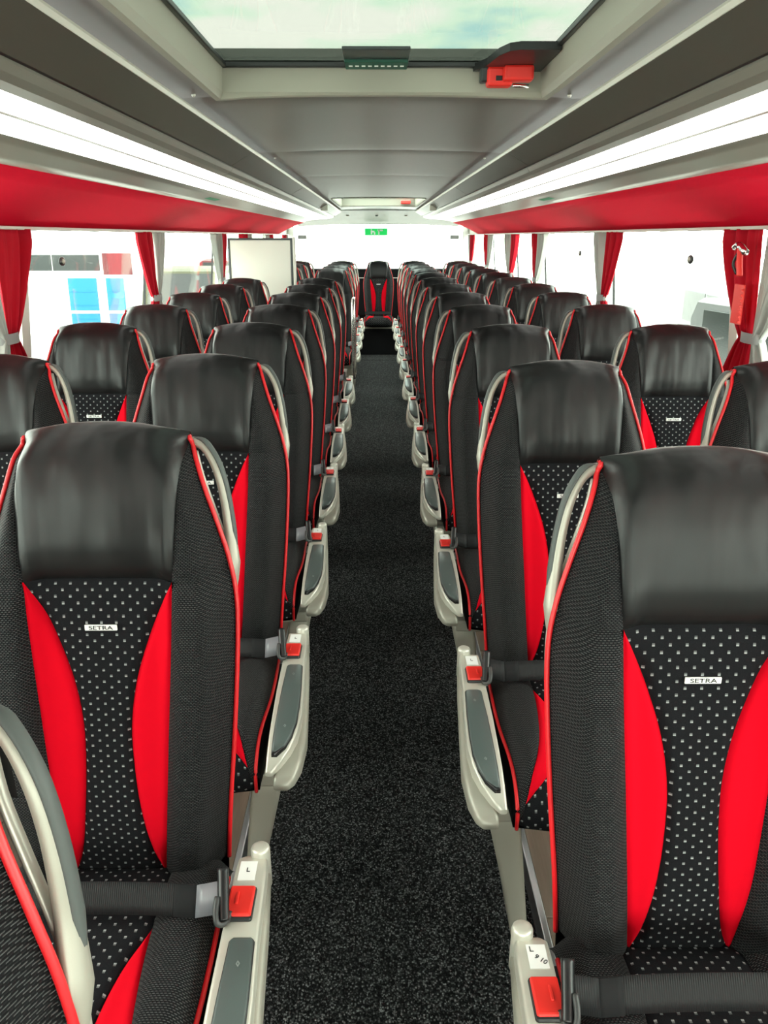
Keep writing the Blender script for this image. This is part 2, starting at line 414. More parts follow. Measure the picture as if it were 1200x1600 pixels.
# ------------------------------------------------------------------ roof hatches (things)
def hatch(label, hx, y0, y1, zc, zg, glass):
    t = thing('roof_hatch', label, 'hatch', (0, (y0 + y1) / 2, zc)); oy = (y0 + y1) / 2
    def L(p): return (p[0], p[1] - oy, p[2] - zc)
    i = 0.016; bulge = 0.006
    # surround: one beige ring lining the opening
    rings = []
    prof = [(-0.002, -0.004), (0.010, -0.002), (i, 0.012), (i + 0.004, zg - zc - 0.004)]
    for d, h in prof:
        X = hx - d; A = y0 + d; B = y1 - d * 1.0
        n = 10; ring = []
        for q in range(n): x = -X + 2 * X * q / n; ring.append(L((x, A, zc + h + (arch(x) - HC if h < .01 else 0))))
        for q in range(n): ring.append(L((X, A + (B - A) * q / n, zc + h)))
        for q in range(n): x = X - 2 * X * q / n; ring.append(L((x, B + (0.02 * (1 - (x / X) ** 2) * 0 ), zc + h + (arch(x) - HC if h < .01 else 0))))
        for q in range(n): ring.append(L((-X, B - (B - A) * q / n, zc + h)))
        rings.append(ring)
    loft('surround', BEIGE, rings, t, cap=False, smooth=False)
    X = hx - 0.020
    def fr(a, b_, c, d, e=0.018):
        bm = bmesh.new()
        box_bm(bm, -X, X, y1 - .02 - e - oy, y1 - .02 - oy, zg - .010 - zc, zg - zc, .002)
        box_bm(bm, -X, X, y0 + .02 - oy, y0 + .02 + e - oy, zg - .010 - zc, zg - zc, .002)
        for s in (-1, 1): box_bm(bm, min(s * X, s * (X - e * .6)), max(s * X, s * (X - e * .6)), y0 + .02 - oy, y1 - .02 - oy, zg - .010 - zc, zg - zc, .002)
        return link('frame_seal', finish(bm, 'frame_seal'), BLK, t, smooth=False)
    fr(0, 0, 0, 0)
    box('glass_panel', glass, -X, X, y0 + .02 - oy, y1 - .02 - oy, zg - zc, zg + .005 - zc, parent=t)
    return t, L
t1, L1 = hatch('large tinted glass roof hatch over the front of the aisle with red emergency handle', HX, HY0, HY1, HC, 1.80, SKYGLASS)
# handle plate on the glass edge
oy = (HY0 + HY1) / 2; GREENL = mat('dark_green_label', (0.0, 0.06, 0.035), 0.5)
box('label_plate', PADE, -0.082, 0.058, HY1 - .215 - oy, HY1 - .030 - oy, 1.790 - HC, 1.797 - HC, 0.002, t1)
box('green_label', GREENL, -0.080, 0.056, HY1 - .120 - oy, HY1 - .040 - oy, 1.784 - HC, 1.7905 - HC, 0.001, t1)
for q in range(9): box('print', WHT, -0.072 + q * 0.014, -0.064 + q * 0.014, HY1 - .085 - oy, HY1 - .075 - oy, 1.7832 - HC, 1.7842 - HC, 0, t1)
# emergency release
rb = [[(x, y - oy, z - HC) for x, y in ((0.205, HY1 - .030), (0.228, HY1 - .10), (0.240, HY1 - .20), (0.255, HY1 - .245), (0.275, HY1 - .26), (0.356, HY1 - .26), (0.357, HY1 - .030))] for z in (1.797, 1.782)]
loft('release_base', BLK, rb, t1, smooth=False)
hb = bmesh.new()
box_bm(hb, 0.232, 0.288, HY1 - .085 - oy, HY1 - .045 - oy, 1.745 - HC, 1.784 - HC, 0.006)
box_bm(hb, 0.265, 0.330, HY1 - .110 - oy, HY1 - .070 - oy, 1.752 - HC, 1.783 - HC, 0.006)
link('release_handle', finish(hb, 'release_handle'), REDP, t1, smooth=False, label='red emergency release handle')
box('release_slot', BLK, 0.250, 0.264, HY1 - .0865 - oy, HY1 - .082 - oy, 1.755 - HC, 1.765 - HC, 0.001, t1)
tube('release_pin', CHR, [(0.29, HY1 - .07 - oy, 1.748 - HC), (0.325, HY1 - .07 - oy, 1.746 - HC)], 0.004, t1, sub=1)
box('release_bracket', PADE, 0.218, 0.238, HY1 - .07 - oy, HY1 - .04 - oy, 1.755 - HC, 1.79 - HC, 0.004, t1)
t2, L2 = hatch('small roof hatch near the rear of the ceiling with red release knob', 0.40, H2a, H2b, HC, 1.83, glassmat('clear_roof_glass', (.85, .87, .84), .2))
oy2 = (H2a + H2b) / 2
box('release_knob', REDP, 0.235, 0.335, H2b - .14 - oy2, H2b - .03 - oy2, 1.755 - HC, 1.790 - HC, 0.008, t2)

# ------------------------------------------------------------------ overhead racks
Z0 = 1.43
prof_flap = [(0.435, 0.272), (0.47, 0.252), (0.505, 0.231)]
RY0, RY1 = YF + .02, 10.25
def prof_sheet(name, m, pts, y0, y1, parent, sx, th=0.004, smooth=False, taper=None, **kw):
    rings = []
    ny = max(2, int((y1 - y0) / 0.5)) if taper else 1
    for k in range(ny + 1):
        y = y0 + (y1 - y0) * k / ny; ring = []
        for x, h in pts: ring.append((sx * x, y, Z0 + h))
        for x, h in pts[::-1]: ring.append((sx * x, y, Z0 + h + th))
        rings.append(ring)
    return loft(name, m, rings, parent, smooth=smooth, **kw)
for sx, side in ((-1, 'left'), (1, 'right')):
    t = thing('overhead_rack', 'long overhead luggage rack with red underside above the %s windows' % side, 'luggage rack', (0, 0, 0), 'overhead luggage racks')
    prof_sheet('edge_rail', SILVL, [(0.430, 0.278), (0.4335, 0.2715), (0.438, 0.2715)], RY0, RY1, t, sx, 0.004)
    cuts = [RY0, -0.6, 0.95, 3.05, 5.1, 7.15, 8.9, RY1]
    for a, b in zip(cuts, cuts[1:]):
        prof_sheet('rack_flap', FLAP, prof_flap, a + .003, b - .003, t, sx)
        prof_sheet('upper_channel', CHAN, [(0.516, 0.228), (0.524, 0.2165), (0.536, 0.208), (0.556, 0.2025)], a + .08, b + .074 if b < RY1 else b, t, sx, smooth=False)
    prof_sheet('groove', BLK, [(0.503, 0.236), (0.514, 0.233), (0.518, 0.231)], RY0, RY1, t, sx, 0.01)
    prof_sheet('light_strip', LED, [(0.558, 0.2030), (0.60, 0.1965), (0.625, 0.1945)], RY0, RY1 - .1, t, sx, label='bright white light strip')
    prof_sheet('divider', CHAN, [(0.625, 0.1930), (0.632, 0.1928)], RY0, RY1 - .1, t, sx, 0.006)
    prof_sheet('light_strip', LED, [(0.632, 0.1945), (0.68, 0.1915), (0.728, 0.1865)], RY0, RY1 - .1, t, sx, label='bright white light strip')
    prof_sheet('lower_channel', CREAM if 0 else CHAN, [(0.728, 0.188), (0.78, 0.181), (0.84, 0.169), (0.876, 0.159)], RY0, RY1, t, sx, smooth=True)
    so = [(0.876, 0.157), (0.95, 0.135), (1.05, 0.095), (1.13, 0.056), (1.19, 0.026), (1.205, 0.024)]
    prof_sheet('red_soffit', REDS, so, RY0, RY1 + .05, t, sx, smooth=True)
    # closed end of the rack
    loft('end_cap', CREAM, [[(sx * x, y, Z0 + h) for x, h in prof_flap + [(0.556, .203), (.73, .187), (.876, .158)] + so[1:-1] + [(1.20, .35), (.44, .35)]] for y in (RY1, RY1 + .02)], t, smooth=False)
    # bracket near the end of the flap
    box('end_bracket', SILV, sx * 0.44, sx * 0.50, 7.6, 7.66, Z0 + .215, Z0 + .262, .004, t)
    # green escape sticker on the lower channel, small caps
    g = grid_me('green_sticker', lambda a, b: (sx * (0.796 + 0.030 * a), 4.15 + 0.28 * b, Z0 + 0.1765 - 0.0062 * a, a, b), 1, 1)
    link('green_sticker', g, GREEN, t, smooth=False)
    for yy in (0.6, 2.05, 3.6):
        bm = bmesh.new(); bmesh.ops.create_uvsphere(bm, u_segments=8, v_segments=5, radius=0.005)
        o = link('screw_cap', finish(bm, 'screw_cap'), SILVL, t); o.location = (sx * 0.421, yy, HC + .001)

# ================================================================== SEATS
Wtab = smooth_tab([(0.46, .158), (0.53, .163), (0.68, .177), (0.84, .187), (0.92, .187), (0.98, .177), (1.037, .160), (1.09, .142), (1.13, .130), (1.157, .122)])
PROF = [(0.0, .118, .48), (.03, .115, .50), (.16, .113, .60), (.29, .126, .70), (.42, .144, .80), (.54, .163, .90), (.60, .173, .955), (.66, .180, 1.0), (.75, .191, 1.06), (.82, .201, 1.10), (.87, .216, 1.137), (.91, .238, 1.161), (.945, .264, 1.172), (.97, .290, 1.162), (.985, .308, 1.125), (1.0, .318, 1.06)]
PY = smooth_tab([(a, b) for a, b, c in PROF], 200); PZt = smooth_tab([(a, c) for a, b, c in PROF], 200)
def t_of_z(z):
    lo, hi = 0.0, 0.94
    for _ in range(30):
        m = (lo + hi) / 2
        if interp(PZt, m) < z: lo = m
        else: hi = m
    return lo
def surf(u, t):
    y0 = interp(PY, t); z0 = interp(PZt, t)
    w = interp(Wtab, z0) if t < 0.91 else (.122 if t < .96 else .122 + (t - .96) * .3)
    q = min(1.0, abs(u) / w)
    low = 1 - sst(0.90, 1.06, z0) if t < .9 else 0
    bol = (0.026 * low + 0.004 * (1 - low)) * sst(.40, .66, q) 
    fall = (0.046 + 0.026 * low) * sst(.74, 1.0, q) ** 1.4 * (1 - sst(.86, .93, t)) + 0.022 * sst(.7, 1, q) * sst(.84, .90, t) * (1 - sst(.93, .97, t))
    conv = 0.012 * (1 - q * q) * sst(.95, 1.02, z0) * (1 - sst(.88, .93, t))
    drop = 0.016 * q ** 2.2 * sst(.84, .92, t)
    if t > .93: drop *= 1 
    return (u, y0 - bol + fall - conv, z0 - drop)
def edge_y(z):
    t = t_of_z(z); return surf(interp(Wtab, z), t)[1]
def puff(p, d, amt):
    # push along the mean front normal
    return (p[0], p[1] - amt * d, p[2] + amt * d * 0.25)
LB = smooth_tab([(.962, .106), (1.0, .110), (1.06, .114), (1.10, .116), (1.13, .118), (1.157, .122)])
UB = smooth_tab([(.47, .068), (.60, .082), (.75, .093), (.88, .102), (.962, .106)])
RI = smooth_tab([(.49, .070), (.53, .055), (.60, .043), (.68, .036), (.75, .036), (.816, .047), (.88, .068), (.92, .085), (.962, .106)], 80)
def bpatch(name, m, ulo, uhi, z0, z1, parent, na, nb, pf=0.005, sx=1, ts=None):
    """panel between ulo(z) and uhi(z); ts = (t0,t1) to run over the top instead of z0..z1"""
    def fn(a, b):
        if ts: t = ts[0] + (ts[1] - ts[0]) * b; z = min(interp(PZt, t), 1.157) if t < .93 else 1.157
        else: z = z0 + (z1 - z0) * b; t = t_of_z(z)
        l = ulo(z); h = uhi(z); u = l + (h - l) * a
        p = surf(u, t)
        L = (z1 - z0)
        d = min(a * (h - l), (1 - a) * (h - l), b * L, (1 - b) * L if not ts else 1)
        k = sst(0, .010, d) * pf - .0035 * (1 - sst(0, .004, d)) * (1 if min(a, b) < 1 else 0)
        # the outer border carries the piping and is not recessed
        p = puff(p, 1, k)
        vlen = t * 1.13
        return (sx * p[0], p[1], p[2] - PZ, u, vlen)
    return link(name, grid_me(name, fn, na, nb), m, parent)

CUP = [(0.0, .17, .455), (.08, .125, .492), (.20, .06, .507), (.34, -.03, .515), (.52, -.14, .520), (.68, -.24, .523), (.80, -.305, .515), (.88, -.345, .492), (.94, -.360, .462), (1.0, -.352, .425)]
CY = smooth_tab([(a, b) for a, b, c in CUP], 120); CZ = smooth_tab([(a, c) for a, b, c in CUP], 120)
CW = smooth_tab([(0, .168), (.2, .171), (.5, .177), (.68, .172), (.8, .170), (.92, .170), (1.0, .168)])
CUB = smooth_tab([(0, .080), (.34, .086), (.55, .100), (.75, .125), (.90, .155), (1.0, .170)])
CRI = smooth_tab([(.32, .086), (.42, .066), (.55, .055), (.66, .058), (.76, .085), (.84, .118), (.90, .155)], 60)
def csurf(u, t):
    y = interp(CY, t); z = interp(CZ, t); w = interp(CW, t); q = min(1, abs(u) / w)
    bol = .016 * sst(.4, .7, q); fall = .026 * sst(.78, 1.0, q) ** 1.5
    k = 1 - sst(.82, 1.0, t)
    return (u, y - bol * .5 * (1 - k) + fall * .6 * (1 - k), z + (bol - fall) * k)
def cpatch(name, m, ulo, uhi, t0, t1, parent, na, nb, pf=.004, sx=1):
    L = .62
    def fn(a, b):
        t = t0 + (t1 - t0) * b; l = ulo(t); h = uhi(t); u = l + (h - l) * a
        p = csurf(u, t); d = min(a * (h - l), (1 - a) * (h - l), b * (t1 - t0) * L, (1 - b) * (t1 - t0) * L)
        k = sst(0, .010, d) * pf - .0035 * (1 - sst(0, .004, d)); nk = sst(.8, 1, t)
        return (sx * p[0], p[1] - k * nk, p[2] + k * (1 - nk) - PZ, u, t * L)
    return link(name, grid_me(name, fn, na, nb), m, parent)

badge_txt = text_me('SETRA', 0.0085, 'badge_lettering')
for v in badge_txt.vertices: v.co.x *= 1.45
txt910 = text_me('9 10', 0.010, 'seat_numbers')
icon = text_me('L', 0.012, 'seat_symbol')
diam = bpy.data.meshes.new('pad_symbol'); diam.from_pydata([(0, -.005, 0), (.0028, 0, 0), (0, .005, 0), (-.0028, 0, 0), (0, -.0022, .0001), (.0011, 0, .0001), (0, .0022, .0001), (-.0011, 0, .0001)], [], [(0, 1, 5, 4), (1, 2, 6, 5), (2, 3, 7, 6), (3, 0, 4, 7)])
PRINT2 = mat('faint_print', (0.20, 0.23, 0.22), .5)

def make_seat(sg, aisle, handle=True, numbers=None):
    """sg=+1: aisle on local +x (seats left of the aisle); local y=0 at the buckle, z=0 at the platform"""
    root = thing('coach_seat', '', 'seat')
    # ---- backrest body
    rings = []
    zs = [.44, .50, .60, .70, .80, .88, .94, .98, 1.02, 1.06, 1.09, 1.11, 1.125, 1.135]
    for z in zs:
        w = interp(Wtab, max(.46, z)) - .001 - .022 * sst(1.08, 1.15, z); ye = edge_y(z) if z >= .48 else edge_y(.48); yb = interp(PY, t_of_z(max(z, .5))) + .105 - (.02 if z > 1.1 else 0)
        yb = max(yb, ye + .03)
        ring = []
        for k in range(9): a = k / 8; ring.append((-w + 2 * w * a, ye + .004 + (0.0 if 0 < k < 8 else 0), z - PZ))
        for k in range(9):
            a = k / 8; c = -1 + 2 * a
            ring.append((w * (-c), yb - (yb - ye) * .0 - .055 * abs(c) ** 3.5 * 1.0, z - PZ))
        rings.append(ring)
    body = loft('backrest', SHELL, rings, root)
    # hard shell panel on the rear side
    def shell(a, b):
        z = .50 + .62 * b; w = interp(Wtab, z) - .006; c = -1 + 2 * a
        yb = interp(PY, t_of_z(z)) + .106 - (.02 if z > 1.1 else 0); yb = max(yb, edge_y(z) + .031)
        return (w * c, yb + .006 - .055 * abs(c) ** 3.5 , z - PZ, a, b)
    link('rear_shell', grid_me('rear_shell', shell, 14, 14), BACKP, body)
    nlb = lambda z: -interp(LB, z); plb = lambda z: interp(LB, z)
    bpatch('headrest', LEATHER, nlb, plb, .962, 1.157, body, 26, 34, .006, 1, ts=(t_of_z(.962), 1.0))
    for s in (1, -1):
        bpatch('shoulder_bolster', WEAVE, plb, lambda z: interp(Wtab, z), .962, 1.157, body, 10, 16, .003, s)
        bpatch('side_bolster', WEAVE, lambda z: interp(UB, z), lambda z: interp(Wtab, z), .482, .962, body, 18, 30, .004, s)
        bpatch('red_insert', REDF, lambda z: interp(RI, z), lambda z: interp(UB, z) + .0002, .49, .962, body, 10, 34, .004, s)
        pts = []
        for z in (.47, .52, .60, .70, .80, .88, .93, .98, 1.03, 1.08, 1.12, 1.145):
            p = surf(interp(Wtab, z), t_of_z(z)); pts.append((s * (p[0] + .001), p[1] - .001, p[2] - PZ))
        p = surf(.118, .905); pts.append((s * .122, p[1] + .004, p[2] + .003 - PZ)); pts.append((s * .116, p[1] + .035, p[2] - .002 - PZ))
        tube('piping', PIPE, pts, .0036, body, n=8, sub=4)
    bpatch('centre_panel', DOTS, lambda z: -interp(RI, z), lambda z: interp(RI, z), .49, .962, body, 16, 34, .004)
    # badge
    zb = .893; pb = surf(0, t_of_z(zb)); bd = box('badge', WHT, -.0235, .0235, pb[1] - .0085, pb[1] - .0055, zb - .0045 - PZ, zb + .0045 - PZ, .001, body)
    o = bpy.data.objects.new('badge_lettering', badge_txt); COL.objects.link(o); o.parent = body
    if not badge_txt.materials: badge_txt.materials.append(BLK)
    o.location = (0, pb[1] - .0088, zb - PZ); o.rotation_euler = (math.radians(90), 0, 0)
    # ---- grab handle on the aisle shoulder
    if handle:
        hy = .262
        hd = tube('grab_handle', SILV, [(sg * .090, hy + .030, 1.128 - PZ), (sg * .116, hy + .022, 1.138 - PZ), (sg * .142, hy + .010, 1.134 - PZ), (sg * .161, hy - .002, 1.106 - PZ), (sg * .172, hy - .010, 1.062 - PZ), (sg * .178, hy - .018, 1.01 - PZ), (sg * .182, hy - .030, .962 - PZ), (sg * .183, hy - .040, .925 - PZ)], .0075, root, n=14, sub=5, flat=1.25,
                  rs=[.0075, .0075, .0075, .0075, .0075, .0085, .0115, .005])
        tube('grip_insert', GRIP, [(sg * .126, hy + .018, 1.145 - PZ), (sg * .146, hy + .008, 1.1405 - PZ), (sg * .1665, hy - .003, 1.109 - PZ), (sg * .178, hy - .010, 1.063 - PZ), (sg * .185, hy - .018, 1.01 - PZ), (sg * .189, hy - .027, .972 - PZ)], .004, hd, n=10, sub=5, rs=[.001, .0038, .0040, .0040, .0040, .001], flat=1.9)
        tube('frame_rail', SILVL, [(sg * (interp(Wtab, z) - .003), edge_y(z) + .022, z - PZ) for z in (1.125, 1.09, 1.05, 1.01, .97, .93, .88, .82, .76)], .003, hd, n=8, sub=4, flat=2.2)
    # ---- cushion
    rings = []
    for t in (0, .1, .25, .4, .55, .7, .82, .9, .96, 1.0):
        y = interp(CY, t); z = interp(CZ, t); w = interp(CW, t) + .004
        zt = z - .052 * (1 - sst(.82, 1, t)); y2 = y + .030 * sst(.82, 1, t); zb_ = .425
        rings.append([(-w, y2, zt - PZ), (-w * .5, y2, zt + .02 - PZ), (w * .5, y2, zt + .02 - PZ), (w, y2, zt - PZ), (w, y2, min(zb_, zt - .004) - PZ), (w * .5, y2, min(zb_, zt - .004) - .012 - PZ), (-w * .5, y2, min(zb_, zt - .004) - .012 - PZ), (-w, y2, min(zb_, zt - .004) - PZ)])
    cu = loft('cushion', SHELL, rings, root)
    for s in (1, -1):
        cpatch('side_bolster', WEAVE, lambda t: interp(CUB, t), lambda t: interp(CW, t), .02, .97, cu, 14, 30, .003, s)
        cpatch('red_insert', REDF, lambda t: interp(CRI, t), lambda t: interp(CUB, t) + .0002, .32, .90, cu, 8, 26, .003, s)
        pts = [(s * csurf(interp(CW, t), t)[0], csurf(interp(CW, t), t)[1], csurf(interp(CW, t), t)[2] - PZ) for t in (.12, .25, .4, .55, .7, .8, .88, .94, 1.0)]
        tube('piping', PIPE, pts, .0036, cu, n=8, sub=4, ref=(0, .3, 1))
    ci = lambda t: interp(CUB, t) if t < .32 else (interp(CRI, t) if t < .90 else interp(CUB, t))
    cpatch('centre_panel', DOTS, lambda t: -ci(t), ci, .02, .985, cu, 16, 44, .003)
    # ---- metal under-frame
    box('crossbar', SILV, -.20, .20, -.28, -.24, .385 - PZ, .418 - PZ, .006, root); box('crossbar', SILV, -.20, .20, .08, .12, .385 - PZ, .418 - PZ, .006, root)
    # ---- lap belt
    bw = .021
    def ribbon(a, b, A=(-.17, .155)):
        x = A[0] + (A[1] - A[0]) * a
        y = -.012 + .006 * (1 - (x / .19) ** 2) ; z = .552 + .004 * (1 - (x / .19) ** 2)
        tl = .85; v = (b - .5) * 2 * bw
        return (sg * x, y + v * math.sin(.62), z + v * math.cos(.62) - PZ, x, v)
    blt = link('lap_belt', grid_me('lap_belt', ribbon, 20, 3), STRAP, root)
    mm = blt.modifiers.new('thick', 'SOLIDIFY'); mm.thickness = .0025
    if aisle:
        def rib2(a, b):
            p = ribbon(a, b, (.118, .150)); return (p[0], p[1] - .003, p[2] + .0015, p[3], p[4])
        o = link('belt_stitching', grid_me('belt_stitching', rib2, 4, 2), STITCH, blt); o.modifiers.new('t', 'SOLIDIFY').thickness = .003
        def rib3(a, b):
            x = .148 + .038 * a; v = (b - .5) * 2 * bw
            z = .552 + .004 * (1 - (.15 / .19) ** 2) + .010 * a
            return (sg * x, -.013 + v * math.sin(.62) - .002 * a, z + .002 + v * math.cos(.62) - PZ, x, v)
        o = link('belt_end', grid_me('belt_end', rib3, 4, 2), SHEENSTRAP if sg > 0 else STRAP, blt); o.modifiers.new('t', 'SOLIDIFY').thickness = .003  # left seats get the sheen painted on as a paler end
        # tongue
        tube('buckle_tongue', BLK, [(sg * .183, .012, .590 - PZ), (sg * .186, -.008, .573 - PZ), (sg * .189, -.030, .556 - PZ), (sg * .191, -.040, .548 - PZ)], .0075, blt, n=10, sub=4, ref=(1, 0, 0), flat=1.1)
        tube('tongue_loop', BACKP, [(sg * .180, -.020, .570 - PZ), (sg * .180, -.038, .560 - PZ), (sg * .184, -.047, .550 - PZ), (sg * .193, -.040, .545 - PZ), (sg * .197, -.024, .547 - PZ)], .0042, blt, n=8, sub=4)
        # ---- side console along the aisle
        sec = [(.095, .196, .228, .538, .510), (.085, .190, .234, .543, .500), (.05, .189, .236, .543, .492), (-.05, .189, .239, .540, .488), (-.15, .189, .246, .536, .485), (-.24, .190, .249, .530, .483), (-.29, .190, .244, .522, .480), (-.325, .190, .233, .510, .478), (-.350, .190, .218, .497, .476), (-.366, .190, .204, .484, .474)]
        rings = [[(sg * x, y, z - PZ) for x, y, z in [(p[0], p[1], p[2]) for p in rrect(a, b, d, c, min(.005, (b - a) * .3, (c - d) * .45), yy)]] for yy, a, b, c, d in sec]
        con = loft('side_console', SILVL, rings, root)
        md = con.modifiers.new('es', 'EDGE_SPLIT'); md.split_angle = math.radians(50)
        # outer lower fairing
        sec = [(.10, .214, .236, .515, .480), (0, .218, .2445, .512, .470), (-.15, .218, .254, .508, .462), (-.26, .214, .260, .500, .454), (-.33, .208, .255, .488, .450), (-.365, .204, .246, .476, .450), (-.378, .206, .236, .466, .452)]
        rings = [[(sg * p[0], p[1], p[2] - PZ) for p in rrect(a, b, d, c, min(.010, (c - d) * .45), yy, 4)] for yy, a, b, c, d in sec]
        loft('side_fairing', SILV, rings, root)
        # knob
        bm = bmesh.new(); bmesh.ops.create_cone(bm, segments=20, radius1=.0155, radius2=.0145, depth=.07, cap_ends=True)
        for v in bm.verts: v.co += Vector((sg * .222, .098, .520 - PZ))
        es = [e for e in bm.edges if all(v.co.z > .54 - PZ for v in e.verts)]
        bmesh.ops.bevel(bm, geom=es, offset=.006, segments=3, profile=.5, affect='EDGES')
        o = link('end_knob', finish(bm, 'end_knob'), SILVL, root)
        # pad
        sec = [(-.062, .206, .231, .5420), (-.067, .203, .235, .5435), (-.15, .2015, .2395, .5405), (-.22, .2010, .2415, .5365), (-.27, .2010, .2405, .5320), (-.305, .2010, .234, .5270), (-.328, .2010, .224, .519), (-.340, .2015, .208, .512)]
        rings = [[(sg * p[0], p[1], p[2] - PZ) for p in rrect(a, b, c - .010, c, .0028, yy, 2)] for yy, a, b, c in sec]
        rim = [[(sg * p[0], p[1], p[2] - PZ) for p in rrect(a - .0018, b + .0018, c - .014, c - .0025, .0028, yy + (.003 if i == 0 else (-.003 if i == len(sec) - 1 else 0)), 2)] for i, (yy, a, b, c) in enumerate(sec)]
        loft('pad_rim', BLK, rim, con)
        pad = loft('recline_pad', PADM, rings, con)
        for yy, zz in ((-.105, .5425), (-.285, .5310)):
            o = bpy.data.objects.new('pad_symbol', diam); COL.objects.link(o); o.parent = con; o.location = (sg * .220, yy, zz + .0008 - PZ); o.rotation_euler = (math.radians(3), 0, math.radians(8))
            if not diam.materials: diam.materials.append(PRINT2)
        # buckle button
        box('button_bezel', BLK, sg * .190, sg * .2275, -.034, .027, .532 - PZ, .5462 - PZ, .004, con)
        bt = bmesh.new(); xa, xb = sorted((sg * .1905, sg * .2255)); box_bm(bt, xa, xb, -.0305, .0245, .540 - PZ, .5495 - PZ, .0028)
        link('release_button', finish(bt, 'release_button'), REDP, con, smooth=False, label='red belt release button')
        box('button_ridge', REDP, sg * .201, sg * .205, -.012, .010, .549 - PZ, .5515 - PZ, .001, con)
        # sticker
        box('sticker', WHT, sg * .196, sg * .221, .040, .078, .5425 - PZ, .5438 - PZ, 0, con)
        me = txt910 if numbers else icon
        if not me.materials: me.materials.append(BLK)
        o = bpy.data.objects.new('seat_numbers' if numbers else 'seat_symbol', me); COL.objects.link(o); o.parent = con
        o.location = (sg * (.205 if numbers else .209), .054 if numbers else .060, .5440 - PZ); o.rotation_euler = (0, 0, math.radians(-40 if numbers else 0))
        if numbers:
            if not icon.materials: icon.materials.append(BLK)
            o = bpy.data.objects.new('seat_symbol', icon); COL.objects.link(o); o.parent = con; o.location = (sg * .215, .070, .5440 - PZ); o.scale = (1, 1, 1)
        # pedestal leg, leaning away from the aisle towards its foot
        sec = [(.425, .150, .205, -.25, -.10), (.34, .138, .198, -.25, -.12), (.20, .124, .168, -.25, -.145), (.08, .112, .146, -.25, -.16), (.05, .108, .140, -.25, -.165)]
        rings = []
        for z, a, b, y0, y1 in sec:
            ring = []
            for cx, cy, a0 in ((b - .008, y1 - .008, 0), (a + .008, y1 - .008, 90), (a + .008, y0 + .008, 180), (b - .008, y0 + .008, 270)):
                for i in range(4):
                    an = math.radians(a0 + 30 * i); ring.append((sg * (cx + .008 * math.cos(an)), cy + .008 * math.sin(an), z - PZ))
            rings.append(ring)
        loft('leg', SILV, rings, root)
    else:
        for u, y in ((-.16, -.22), (-.16, .09)) if handle else ():
            box('leg', SILV, sg * u, sg * (u + .035), y - .02, y + .02, 0, .372, .006, root)
    return root

def _unused(o): return [c for c in COL.objects if c.parent == o]
def make_index():
    d = {}
    for c in COL.objects:
        if c.parent: d.setdefault(c.parent.name, []).append(c)
    return d
def place_all(proto, places):
    """places: list of (x, y, z, label, group)"""
    idx = make_index()
    def cp(o, parent):
        c = o.copy(); COL.objects.link(c); c.parent = parent
        for k in idx.get(o.name, []): cp(k, c)
        return c
    for i, (x, y, z, label, group) in enumerate(places):
        r = proto if i == 0 else cp(proto, None)
        r.location = (x, y, z); r['label'] = label; r['group'] = group
ORD = ['first', 'second', 'third', 'fourth', 'fifth', 'sixth', 'seventh', 'eighth', 'ninth', 'tenth', 'eleventh', 'twelfth', 'thirteenth']
SX, SXW, SXR = 0.412, 0.905, 0.404
G = 'black leather coach seats in rows'
lb = [0.187 + i * .743 for i in range(8)] + [7.20, 7.98, 8.72, 9.46]
rb_ = [0.774 + i * .79 for i in range(12)]
al = make_seat(1, True); wl = make_seat(1, False)
P = []
for i, y in enumerate(lb):
    lab = 'black leather coach seat left of the aisle, %s aisle seat from the camera' % ORD[i]
    if i == 0: lab = 'coach seat cut off at the bottom left corner with large grey grab handle'
    if i == 1: lab = 'large black coach seat with red inserts in the left foreground, aisle side'
    if i == 8: lab = 'left aisle seat just behind the handrail and stairwell gap'
    P.append((-SX + (.02 if i == 0 else 0), y, PZ, lab, G))
place_all(al, P)
place_all(wl, [(-SXW, y, PZ, 'black leather seat by the left windows, %s visible window seat from the camera' % ORD[i], G) for i, y in enumerate(lb[2:])])
P = []
for i, y in enumerate(rb_[1:]):
    P.append((SXR, y, PZ, 'black leather coach seat right of the aisle, %s aisle seat from the camera' % ORD[i + 1], G))
ar = make_seat(-1, True); place_all(ar, P)
a1 = make_seat(-1, True, numbers=True)
place_all(a1, [(SXR, rb_[0], PZ, 'large black coach seat with seat number sticker in the right foreground', G)])
wr_ = make_seat(-1, False)
place_all(wr_, [(SXW, y, PZ, 'black leather seat by the right windows, %s visible window seat from the camera' % ORD[i], G) for i, y in enumerate(rb_[1:])])
rc = make_seat(1, False, handle=False)
place_all(rc, [(0.0, 10.62, PZ - .03, 'single centre seat facing the aisle at the very back of the coach', G)])

